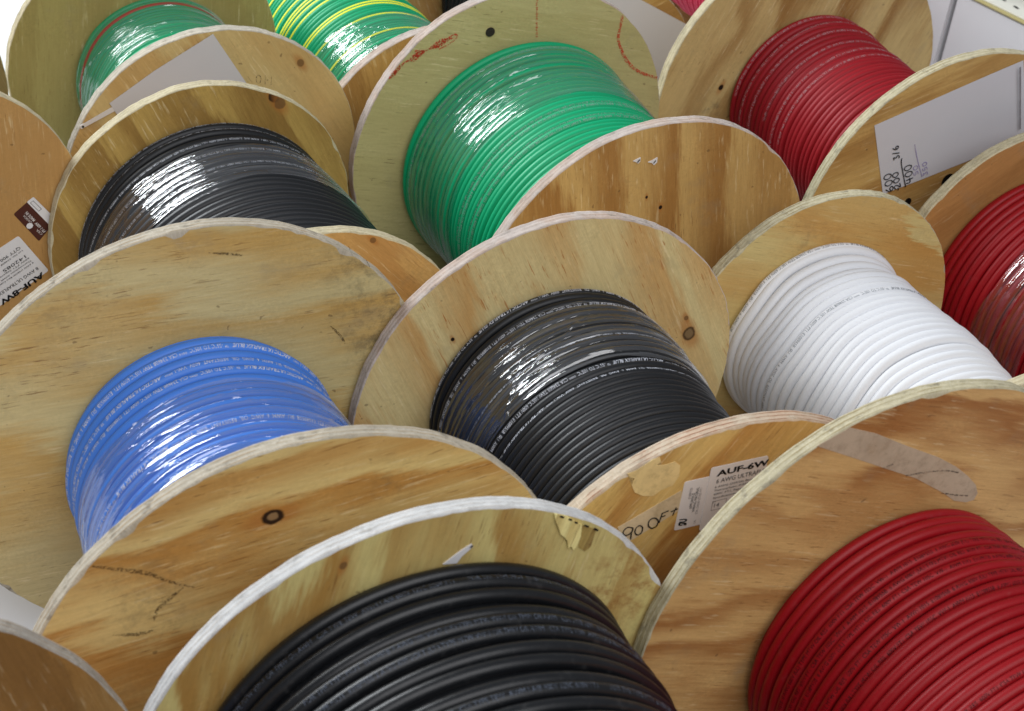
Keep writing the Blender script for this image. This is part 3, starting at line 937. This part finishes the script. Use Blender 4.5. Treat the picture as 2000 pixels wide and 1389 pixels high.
# ------------------------------------------------------------------ Q, J: half-hidden at the top
root = spool(Q, 'half-hidden wooden spool of black cable behind the large green one',
             wood('plain_ply_q', (160, 120, 70), (130, 84, 40), -60, seed=28), R_pale,
             wood('brown_ply_q', (168, 128, 74), (130, 84, 36), 28, freq=14, amp=2.4, bandmix=0.7, seed=29), R_pale, 114)
drum(Q, root, 0.0078, [(0, 0.068), (0.22, 0.068)], M_black, seed=18)
root = spool(J, 'wooden spool of pinkish red cable at the top edge, mostly hidden',
             wood('plain_ply_j', (170, 130, 76), (136, 90, 44), -60, seed=30), R_pale,
             wood('brown_ply_j', (168, 128, 74), (130, 84, 36), 28, seed=31), R_pale, 115)
drum(J, root, 0.0066, [(0, 0.067), (0.25, 0.067)], M_pink, seed=19)


# ------------------------------------------------------------------ marks, stickers and tape on the flanges (children of the spool)
def on(sp, which):
    return (sp['root'], (0, -sp['L'], sp['R'])) if which == 'f' else (sp['root'], (0, 0, sp['R']))


def stick(sp, which, name, me, mats, parent=None, **pr):
    root, loc = on(sp, which)
    if parent is not None:
        return obj(name, me, parent, mats, (0, 0, 0), **pr)
    return obj(name, me, root, mats, loc, **pr)


def rounded(c, r=0.0016, n=4):
    c = [np.array(q, float) for q in c]
    out = []
    for i in range(len(c)):
        p, q, s = c[i - 1], c[i], c[(i + 1) % len(c)]
        a = q + (p - q) / np.linalg.norm(p - q) * r
        b = q + (s - q) / np.linalg.norm(s - q) * r
        for k in range(n + 1):
            t = k / n
            out.append(tuple((1 - t) ** 2 * a + 2 * t * (1 - t) * q + t * t * b))
    return out


# F: tape with 900Ft, two stickers, glue patch
tp = stick(F_, 'f', 'tape', prism([(-0.0719, 0.0828), (-0.0352, 0.1011), (-0.0278, 0.0895), (-0.0642, 0.0690)], 0.0, 0.0002, 'tape'), [M_tape2])
ft900 = [[(-0.0617, 0.0801), (-0.0652, 0.0816), (-0.0674, 0.0799), (-0.0676, 0.0773), (-0.0651, 0.0756), (-0.0624, 0.0772), (-0.0617, 0.0801)], [(-0.0618, 0.0790), (-0.0622, 0.0756), (-0.0618, 0.0719)],
         [(-0.0554, 0.0758), (-0.0574, 0.0741), (-0.0597, 0.0759), (-0.0600, 0.0794), (-0.0580, 0.0811), (-0.0557, 0.0793), (-0.0554, 0.0758)],
         [(-0.0464, 0.0780), (-0.0494, 0.0771), (-0.0521, 0.0799), (-0.0519, 0.0837), (-0.0490, 0.0846), (-0.0462, 0.0818), (-0.0464, 0.0780)],
         [(-0.0454, 0.0801), (-0.0449, 0.0840), (-0.0445, 0.0873)], [(-0.0447, 0.0869), (-0.0407, 0.0880)], [(-0.0452, 0.0841), (-0.0421, 0.0849)], [(-0.0373, 0.0838), (-0.0361, 0.0894)], [(-0.0391, 0.0868), (-0.0348, 0.0881)]]
stick(F_, 'f', 'handwriting', ribbons(ft900, 0.0009, 0.00045), [I_marker], tp)
glue = [(-0.0726, 0.1211), (-0.0678, 0.1222), (-0.0631, 0.1248), (-0.0582, 0.1280), (-0.0540, 0.1287), (-0.0527, 0.1255), (-0.0551, 0.1231), (-0.0486, 0.1225), (-0.0436, 0.1236), (-0.0396, 0.1199), (-0.0387, 0.1124), (-0.0415, 0.1064), (-0.0489, 0.1043), (-0.0529, 0.1012), (-0.0596, 0.1027), (-0.0655, 0.1065), (-0.0685, 0.1123), (-0.0673, 0.1168), (-0.0708, 0.1182)]
stick(F_, 'f', 'glue_patch', prism(glue, 0.0, 0.0003, 'glue'), [M_glue])
l1 = stick(F_, 'f', 'sticker', prism(rounded([(-0.0341, 0.1070), (-0.0164, 0.1077), (-0.0150, 0.0724), (-0.0340, 0.0716)]), 0.0, 0.0003, 'sticker'), [M_label], label='sticker with recognized component mark')
l2 = stick(F_, 'f', 'sticker', prism(rounded([(-0.0187, 0.1140), (0.0184, 0.1152), (0.0210, 0.0687), (-0.0170, 0.0677)]), 0.0003, 0.0006, 'sticker'), [M_label], label='sticker headed AUF-6')
big = flat_text([("AUF-6W", (-0.0136, 0.1072), (0.0198, 0.1086), 0.0040, dict(bold=0.035))], 0.0008)
stick(F_, 'f', 'lettering', big, [I_label], l2)
sm_items = [("6 AWG ULTRAFLEX", (-0.0134, 0.1019), (0.0213, 0.1033), 0.0031, {}),
            ("6 AWG (259/30) Bare Copper", (-0.0135, 0.0985), (0.0210, 0.0999), 0.0014, {}), ("Thermoplastic, AWM 600V 105C", (-0.0133, 0.0959), (0.0211, 0.0974), 0.0014, {}),
            ("600V, FT1, Paper Separator", (-0.0131, 0.0932), (0.0180, 0.0945), 0.0014, {}), ("Specifications AWM 234608", (-0.0129, 0.0905), (0.0188, 0.0918), 0.0014, {}),
            ("14", (-0.0117, 0.0841), (-0.0076, 0.0842), 0.0026, {}), ("QTY", (-0.0126, 0.0874), (-0.0104, 0.0875), 0.0011, {})]
stick(F_, 'f', 'lettering', flat_text(sm_items, 0.0008), [I_label], l2)
box = [(-0.0125, 0.0886), (-0.0034, 0.0890), (-0.0030, 0.0823), (-0.0122, 0.0820), (-0.0125, 0.0886)]
stick(F_, 'f', 'printed_box', ribbons([[box[i], box[i + 1]] for i in range(4)], 0.0003, 0.0008), [I_lgrey], l2)
it = [("APPLIANCE", (-0.0255, 0.0861), (-0.0258, 0.0977), 0.0018, {}), ("WIRING MATERIAL", (-0.0232, 0.0834), (-0.0236, 0.1015), 0.0018, {}),
      ("\u042fU", (-0.0269, 0.0744), (-0.0272, 0.0800), 0.0046, dict(bold=0.05, shear=0.25))]
stick(F_, 'f', 'lettering', flat_text(it, 0.0005), [I_label], l1)
stick(F_, 'f', 'lettering', flat_text([("E108955B", (-0.0279, 0.0939), (-0.0280, 0.1019), 0.0016, {}), ("CSA 234608 LISTED FT1", (-0.0209, 0.0812), (-0.0215, 0.1003), 0.0015, {}), ("UL", (-0.0207, 0.0743), (-0.0207, 0.0771), 0.0015, {})], 0.0005), [I_lgrey], l1)

# N: brown sticker and white AUF-8W sticker, both upside down
l3 = stick(N, 'f', 'sticker', prism(rounded([(0.0766, 0.0161), (0.0918, 0.0284), (0.1088, 0.0056), (0.0951, -0.0107)]), 0.0, 0.0003, 'sticker'), [M_brown], label='brown sticker with a white end')
stick(N, 'f', 'white_band', prism(rounded([(0.0867, 0.0249), (0.0918, 0.0284), (0.1088, 0.0056), (0.1040, 0.0011)], 0.001), 0.0003, 0.0004, 'band'), [M_label], l3)
bx = [(0.0893, 0.0238), (0.0914, 0.0252), (0.0975, 0.0171), (0.0954, 0.0156), (0.0893, 0.0238)]
stick(N, 'f', 'printed_box', ribbons([[bx[i], bx[i + 1]] for i in range(4)], 0.0004, 0.0006), [I_lgrey], l3)
stick(N, 'f', 'lettering', flat_text([("MADE IN", (0.0929, 0.0084), (0.0867, 0.0169), 0.0022, dict(bold=0.02)), ("CANADA", (0.0902, 0.0070), (0.0847, 0.0144), 0.0018, {}), ("FT-1 600V", (0.1006, -0.0025), (0.0937, 0.0067), 0.0022, dict(bold=0.02)), ("CSA", (0.0982, -0.0045), (0.0942, 0.0005), 0.0018, {})], 0.0006), [I_lwhite], l3)
ring = [(0.0884 + 0.0026 * cos(q), 0.0041 + 0.0026 * sin(q)) for q in np.linspace(0, 2 * pi, 9)]
stick(N, 'f', 'printed_seal', prism(ring[:-1], 0.0003, 0.0005, 'seal'), [M_label], l3)
l4 = stick(N, 'f', 'sticker', prism(rounded([(0.0799, -0.0032), (0.1021, -0.0380), (0.0601, -0.0648), (0.0386, -0.0265)], 0.002), 0.0, 0.0003, 'sticker'), [M_label], label='white sticker headed AUF-8W')
stick(N, 'f', 'lettering', flat_text([("AUF-8W", (0.0964, -0.0383), (0.0632, -0.0581), 0.0048, dict(bold=0.035))], 0.0006), [I_label], l4)
rows = [("8 AWG ULTRAFLEX", 0.0022, 0.0029, 0.92), ("8 AWG (168/30) Bare Copper", 0.0075, 0.0014, 0.85), ("Thermoplastic AWM 600V", 0.0100, 0.0014, 0.9), ("600V FT1 Separator", 0.0126, 0.0014, 0.8),
        ("142085", 0.0160, 0.0028, 0.55), ("Lot No. 234608 TEW", 0.0205, 0.0014, 0.7), ("QTY 900 FT", 0.0242, 0.0026, 0.62)]
du_ = np.array([-0.0332, -0.0198])
du_ = du_ / np.linalg.norm(du_)
vv_ = np.array([-0.59, 0.927])
itN = []
for body, off, h, wf in rows:
    o_ = np.array([0.0958, -0.0367]) + vv_ * (off + 0.0022)
    itN.append((body, tuple(o_), tuple(o_ + du_ * 0.039 * wf), h, {}))
stick(N, 'f', 'lettering', flat_text(itN, 0.0006), [I_label], l4)

# G: strip of masking tape with pencil strokes
tg = stick(G, 'b', 'tape', prism([(-0.0749, 0.1446), (-0.0552, 0.1520), (-0.0362, 0.1438), (-0.0082, 0.1280), (0.0157, 0.1151), (0.0312, 0.1048), (0.0425, 0.0955), (0.0513, 0.0867), (0.0547, 0.0800), (0.0533, 0.0753), (0.0474, 0.0752), (0.0377, 0.0789), (0.0277, 0.0869), (0.0029, 0.1037), (-0.0206, 0.1160), (-0.0479, 0.1305)], 0.0, 0.0002, 'tape'), [M_tape])
stick(G, 'b', 'pencil_line', ribbons([[(-0.0234, 0.1175), (-0.0174, 0.1188)], [(-0.0055, 0.1079), (0.0044, 0.1071), (0.0144, 0.1059), (0.0249, 0.1038), (0.0344, 0.1000)], [(0.0257, 0.0878), (0.0381, 0.0830), (0.0474, 0.0801)]], 0.0010, 0.0004), [I_pencil], tg)

# C: crack-like grime marks on the near flange
stick(C_, 'f', 'grime_mark', ribbons([[(-0.1197, 0.1009), (-0.1100, 0.0969), (-0.0996, 0.0927), (-0.0892, 0.0882), (-0.0785, 0.0803), (-0.0649, 0.0728)], [(-0.0709, 0.0743), (-0.0770, 0.0695), (-0.0841, 0.0625), (-0.0861, 0.0552)], [(-0.1075, 0.0509), (-0.0941, 0.0481), (-0.0861, 0.0488)]], 0.0026, 0.0003, taper=True), [I_grime])
stick(C_, 'b', 'grime_mark', ribbons([[(0.0904, 0.1308), (0.0937, 0.1235)], [(0.1026, 0.1196), (0.1061, 0.1131)], [(0.0022, 0.1379), (0.0164, 0.1351), (0.0244, 0.1328)], [(0.0829, 0.0729), (0.0903, 0.0640), (0.0938, 0.0575)]], 0.0018, 0.0003, taper=True), [I_grime])

# D: torn-out splinter and a scrap of torn paper
stick(D, 'b', 'splinter', prism([(0.0612, 0.1423), (0.0674, 0.1396), (0.0745, 0.1342), (0.0784, 0.1308), (0.0789, 0.1224), (0.0772, 0.1166), (0.0760, 0.1151), (0.0744, 0.1179), (0.0727, 0.1174), (0.0715, 0.1222), (0.0696, 0.1249), (0.0669, 0.1276), (0.0652, 0.1323), (0.0626, 0.1372)], 0.0, 0.0010, 'splinter'), [M_splint])
stick(D, 'b', 'splinter', prism([(0.0789, 0.1304), (0.0877, 0.1257), (0.0865, 0.1146), (0.0834, 0.1119), (0.0792, 0.1157)], 0.0, 0.0003, 'splinter'), [M_splintd])
stick(D, 'b', 'torn_gap', ribbons([[(0.0645, 0.1403), (0.0669, 0.1388)], [(0.0698, 0.1373), (0.0719, 0.1359)], [(0.0737, 0.1346), (0.0754, 0.1331)], [(0.0795, 0.1310), (0.0824, 0.1292)], [(0.0858, 0.1274), (0.0884, 0.1252)]], 0.0011, 0.0012), [I_marker])
stick(D, 'b', 'paper_scrap', prism([(0.0031, 0.1232), (0.0106, 0.1220), (0.0130, 0.1261), (0.0184, 0.1310), (0.0174, 0.1329), (0.0117, 0.1297)], 0.0, 0.0006, 'scrap'), [M_label])
stick(D, 'b', 'pencil_line', ribbons([[(0.0167, 0.1308), (0.0180, 0.1321)]], 0.0011, 0.0009), [I_marker])

# E: red crayon scribble, dotted line, curved line; two torn staples on the near flange; drilled hole with painted shade
line = np.array([(-0.1188, 0.0774), (-0.1075, 0.0889), (-0.0948, 0.0952), (-0.0822, 0.1015), (-0.0658, 0.1071)])
tt_ = np.linspace(0, 4, 58)
P = np.stack([np.interp(tt_, range(5), line[:, 0]), np.interp(tt_, range(5), line[:, 1])], 1)
zig = []
for i_, p in enumerate(P):
    a_ = (0.0042 if i_ % 2 else -0.0042) * (0.55 + 0.5 * math.sin(i_ * 0.31)) * (1.0 if 20 < i_ < 34 else 0.8)
    zig.append((p[0] + a_ * 0.25, p[1] + a_))
stick(E_, 'b', 'crayon_scribble', ribbons([zig, [(-0.0813, 0.0990), (-0.0733, 0.1052), (-0.0665, 0.1095), (-0.0638, 0.1068), (-0.0696, 0.1019), (-0.0784, 0.0977)], [(-0.0997, 0.0982), (-0.0908, 0.0979), (-0.0848, 0.0993)]], 0.0015, 0.0004), [I_crayon])
dots = [[(0.0038 + 0.0047 * k / 16 - 0.0007, 0.1329 - 0.0321 * k / 16), (0.0038 + 0.0047 * k / 16 + 0.0010, 0.1329 - 0.0321 * k / 16 - 0.0008)] for k in range(17)]
stick(E_, 'b', 'crayon_line', ribbons(dots, 0.0014, 0.0004), [I_crayon])
stick(E_, 'b', 'crayon_line', ribbons([[(0.0874, 0.1119), (0.0867, 0.0989), (0.0877, 0.0884), (0.0980, 0.0708), (0.1119, 0.0583), (0.1330, 0.0492)]], 0.0027, 0.0004), [I_crayon])
hole = [(-0.0346 + 0.0040 * cos(q), 0.1085 + 0.0040 * sin(q)) for q in np.linspace(0, 2 * pi, 20, endpoint=False)]
t = NT('bolt_hole_shade')
M_bolt_hole = t.done(t.bsdf((0.028, 0.022, 0.018, 1), 0.6, 0.3))
stick(E_, 'b', 'bolt_hole', prism(hole, -0.001, 0.0008, 'bolt_hole'), [M_bolt_hole])  # flat dark disc: shade inside the hole painted as colour
stp = []
for (sx_, sz_, sc) in ((-0.0257, 0.1155, 0.8), (-0.0118, 0.1129, 1.0)):
    stick(E_, 'f', 'torn_paper_bit', prism([(sx_ - 0.0042 * sc, sz_), (sx_ - 0.001, sz_ + 0.0010), (sx_ + 0.0030 * sc, sz_ + 0.0030 * sc), (sx_ + 0.0034 * sc, sz_ - 0.001), (sx_ + 0.0012, sz_ - 0.0032 * sc), (sx_ - 0.0008, sz_ - 0.0010)], 0.0, 0.0007, 'bit'), [M_label])
    stick(E_, 'f', 'staple', ribbons([[(sx_ + 0.0002, sz_ - 0.0012), (sx_ + 0.0018, sz_ + 0.0010)]], 0.0009, 0.0011), [I_marker])

# A: pencil note on the near flange
stick(A, 'f', 'pencil_writing', ribbons([[(0.0243, 0.0801), (0.0271, 0.0762)], [(0.0356, 0.0766), (0.0346, 0.0736), (0.0325, 0.0739), (0.0313, 0.0771), (0.0322, 0.0802), (0.0344, 0.0800), (0.0356, 0.0766)], [(0.0389, 0.0800), (0.0392, 0.0718)], [(0.0442, 0.0781), (0.0441, 0.0708)], [(0.0391, 0.0754), (0.0417, 0.0756)]], 0.0006, 0.0003), [I_pencil])

# K: dark drive holes in the near flange
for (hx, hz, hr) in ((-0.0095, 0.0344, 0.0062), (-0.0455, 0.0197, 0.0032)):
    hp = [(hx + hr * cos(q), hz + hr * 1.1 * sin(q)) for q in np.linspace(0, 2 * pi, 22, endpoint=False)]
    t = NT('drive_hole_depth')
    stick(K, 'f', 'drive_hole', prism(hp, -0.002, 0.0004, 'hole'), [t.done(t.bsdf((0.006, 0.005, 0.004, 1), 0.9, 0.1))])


# ------------------------------------------------------------------ papers fixed to flanges: things of their own
def paper_thing(sp, which, name, label, cat, poly, y0, curl, mat):
    root_, loc = on(sp, which)
    Mw = sp['M'] @ Matrix.Translation(loc)
    e = bpy.data.objects.new(name, None)
    e.empty_display_size = 0.03
    COL.objects.link(e)
    e.matrix_world = Mw
    e['label'], e['category'] = label, cat
    # subdivided sheet with a slight curl away from the wood
    bm = bmesh.new()
    vs = [bm.verts.new((p[0], -y0, p[1])) for p in poly]
    bm.faces.new(vs)
    bmesh.ops.triangulate(bm, faces=bm.faces[:])
    bmesh.ops.subdivide_edges(bm, edges=bm.edges[:], cuts=7, use_grid_fill=True)
    for v in bm.verts:
        v.co.y -= curl(v.co.x, v.co.z)
    bmesh.ops.recalc_face_normals(bm, faces=bm.faces[:])
    r = bmesh.ops.solidify(bm, geom=bm.faces[:], thickness=0.00025)
    me = bpy.data.meshes.new('sheet')
    bm.to_mesh(me)
    bm.free()
    sh = obj('sheet', me, e, [mat])
    return e, sh


kc = lambda x, z: 0.0010 * max(0.0, (x + 0.02) / 0.06) ** 2
eK, shK = paper_thing(K, 'f', 'paper_note', 'white sheet of paper with handwritten sums on the red spool flange', 'paper note',
                      [(-0.0998, 0.0954), (0.0318, 0.1396), (0.0589, 0.0700), (0.0038, 0.0512), (-0.0376, 0.0397), (-0.0736, 0.0305)], 0.0005, kc, M_paper)


def digits(s, o, e, h):
    """hand-drawn digits from o towards e"""
    G_ = {'6': [[(0.55, 0.95), (0.2, 0.6), (0.12, 0.25), (0.35, 0.02), (0.58, 0.2), (0.45, 0.45), (0.15, 0.35)]],
          '0': [[(0.35, 0.95), (0.1, 0.6), (0.15, 0.15), (0.4, 0.02), (0.6, 0.35), (0.58, 0.8), (0.35, 0.95)]],
          '2': [[(0.1, 0.75), (0.3, 0.97), (0.55, 0.8), (0.4, 0.4), (0.08, 0.03), (0.6, 0.05)]],
          '4': [[(0.2, 0.95), (0.1, 0.45), (0.6, 0.42)], [(0.5, 0.9), (0.42, 0.0)]],
          '3': [[(0.1, 0.9), (0.5, 0.9), (0.3, 0.55), (0.55, 0.3), (0.3, 0.02), (0.05, 0.15)]],
          '5': [[(0.55, 0.95), (0.2, 0.93), (0.15, 0.55), (0.5, 0.5), (0.5, 0.15), (0.1, 0.05)]],
          '/': [[(0.1, -0.05), (0.5, 1.05)]]}
    o, e = np.array(o), np.array(e)
    d = (e - o) / len(s)
    dn = d / np.linalg.norm(d)
    u = np.array([-dn[1], dn[0]]) * h
    out = []
    for i, ch in enumerate(s):
        for st_ in G_[ch]:
            out.append([tuple(o + d * (i + p[0] / 0.72) + u * p[1]) for p in st_])
    return out


dg = digits('600', (-0.0638, 0.0329), (-0.0721, 0.0514), 0.0074) + digits('200', (-0.0576, 0.0351), (-0.0652, 0.0516), 0.0058) + digits('400', (-0.0462, 0.0393), (-0.0537, 0.0571), 0.0074) + digits('3/6', (-0.0667, 0.0629), (-0.0716, 0.0758), 0.0058)
dg += [[(-0.0605, 0.0351), (-0.0591, 0.0326)], [(-0.0644, 0.0626), (-0.0637, 0.0582), (-0.0576, 0.0449), (-0.0526, 0.0347)]]
obj('handwriting', ribbons(dg, 0.00095, 0.0010), shK, [I_marker])
dp = digits('50', (-0.0428, 0.0452), (-0.0469, 0.0552), 0.0045) + digits('350', (-0.0332, 0.0440), (-0.0384, 0.0573), 0.0045) + [[(-0.0552, 0.0740), (-0.0482, 0.0596), (-0.0386, 0.0425)]]
obj('handwriting', ribbons(dp, 0.0007, 0.0010), shK, [I_purple], label='faint purple handwriting')
obj('printed_line', ribbons([[(0.0280, 0.1354), (0.0351, 0.1148)], [(0.0351, 0.1148), (0.0477, 0.0776)]], 0.0016, 0.0038), shK, [I_lgrey])

eA, shA = paper_thing(A, 'f', 'paper_tag', 'blank white tag with a narrow strap on the green-wire spool flange', 'tag',
                      [(-0.0061, 0.1206), (0.0320, 0.0611), (0.0054, 0.0606), (-0.0815, 0.0586), (-0.0874, 0.0690), (-0.0524, 0.0933)], 0.0010, lambda x, z: 0.001 * max(0, (x + 0.09) / 0.1), M_paper)
obj('strap', prism(rounded([(-0.0784, 0.0641), (-0.1097, 0.0490), (-0.1109, 0.0520), (-0.0800, 0.0682)], 0.0008), 0.0005, 0.0009, 'strap'), shA, [M_label])
obj('strap_hole', prism([(-0.1082 + 0.0010 * cos(q), 0.0511 + 0.0010 * sin(q)) for q in np.linspace(0, 6.28, 10, endpoint=False)], 0.0007, 0.00105, 'hole'), shA, [I_marker])

eQ, shQ = paper_thing(Q, 'f', 'paper_sheet', 'plain white sheet of paper covering the flange behind the green spool', 'paper sheet',
                      [(-0.0111, 0.1065), (0.0332, 0.0824), (0.0884, 0.0527), (0.0788, -0.0013), (0.0492, -0.0815), (-0.0736, -0.0246), (-0.1065, 0.0591), (-0.0624, 0.0951)], 0.0010, lambda x, z: 0.0, M_paper)

# two white cartons standing at the back right, a narrow gap between them
M_carton = paper('white_carton_board', (0.60, 0.60, 0.62, 1), 0.6, 0.05, 0.2)
M_board = paper('cream_lid', (0.72, 0.71, 0.62, 1), 0.5, 0.05, 0.3)
M_bedge = paper('lid_edge', lin((190, 180, 128)), 0.6, 0.15)


def carton(name, label, x0, y0, w, dep, h, lid):
    """upright box; (x0, y0) = the lower near-left corner, front running along e"""
    e = bpy.data.objects.new(name, None)
    COL.objects.link(e)
    e.location = (x0, y0, -0.0075)
    e.rotation_euler = (0, 0, math.atan2(-0.714, 0.70))
    e['label'], e['category'], e['group'] = label, 'box', 'white cartons behind the red spool'

    def box(nm, a, b, mat, bev):
        bm = bmesh.new()
        bmesh.ops.create_cube(bm, size=1.0)
        for v in bm.verts:
            v.co = Vector([a[k] + (v.co[k] + 0.5) * (b[k] - a[k]) for k in range(3)])
        bmesh.ops.bevel(bm, geom=bm.edges[:], offset=bev, segments=2, affect='EDGES')
        me = bpy.data.meshes.new(nm)
        bm.to_mesh(me)
        bm.free()
        return obj(nm, me, e, [mat])
    box('body', (0, 0, 0), (w, dep, h), M_carton, 0.002)
    if lid:
        box('rim', (-0.002, -0.002, h + 0.0002), (w + 0.002, dep + 0.002, h + 0.0032), M_bedge, 0.0008)
        ld = box('lid', (0.001, 0.001, h + 0.0034), (w - 0.001, dep - 0.001, h + 0.0052), M_board, 0.0006)
        for (mx, my) in ((0.040, 0.020), (0.060, 0.0165), (0.083, 0.021)):
            V = [(mx + a, my + b, h + 0.0056) for (a, b) in ((0, 0), (0.007, -0.002), (0.008, 0.0015), (0.001, 0.0035))]
            obj('printed_mark', mesh('mark', V, [(0, 1, 2, 3)], False), ld, [I_label])


carton('white_carton', 'white carton with a cream lid and black marks, top right corner', 0.4245, 1.9455, 0.30, 0.25, 0.1290, True)
carton('white_carton', 'taller plain white carton, left of the one with a cream lid', 0.4208 - 0.70 * 0.10, 1.9492 + 0.714 * 0.10, 0.10, 0.22, 0.30, False)
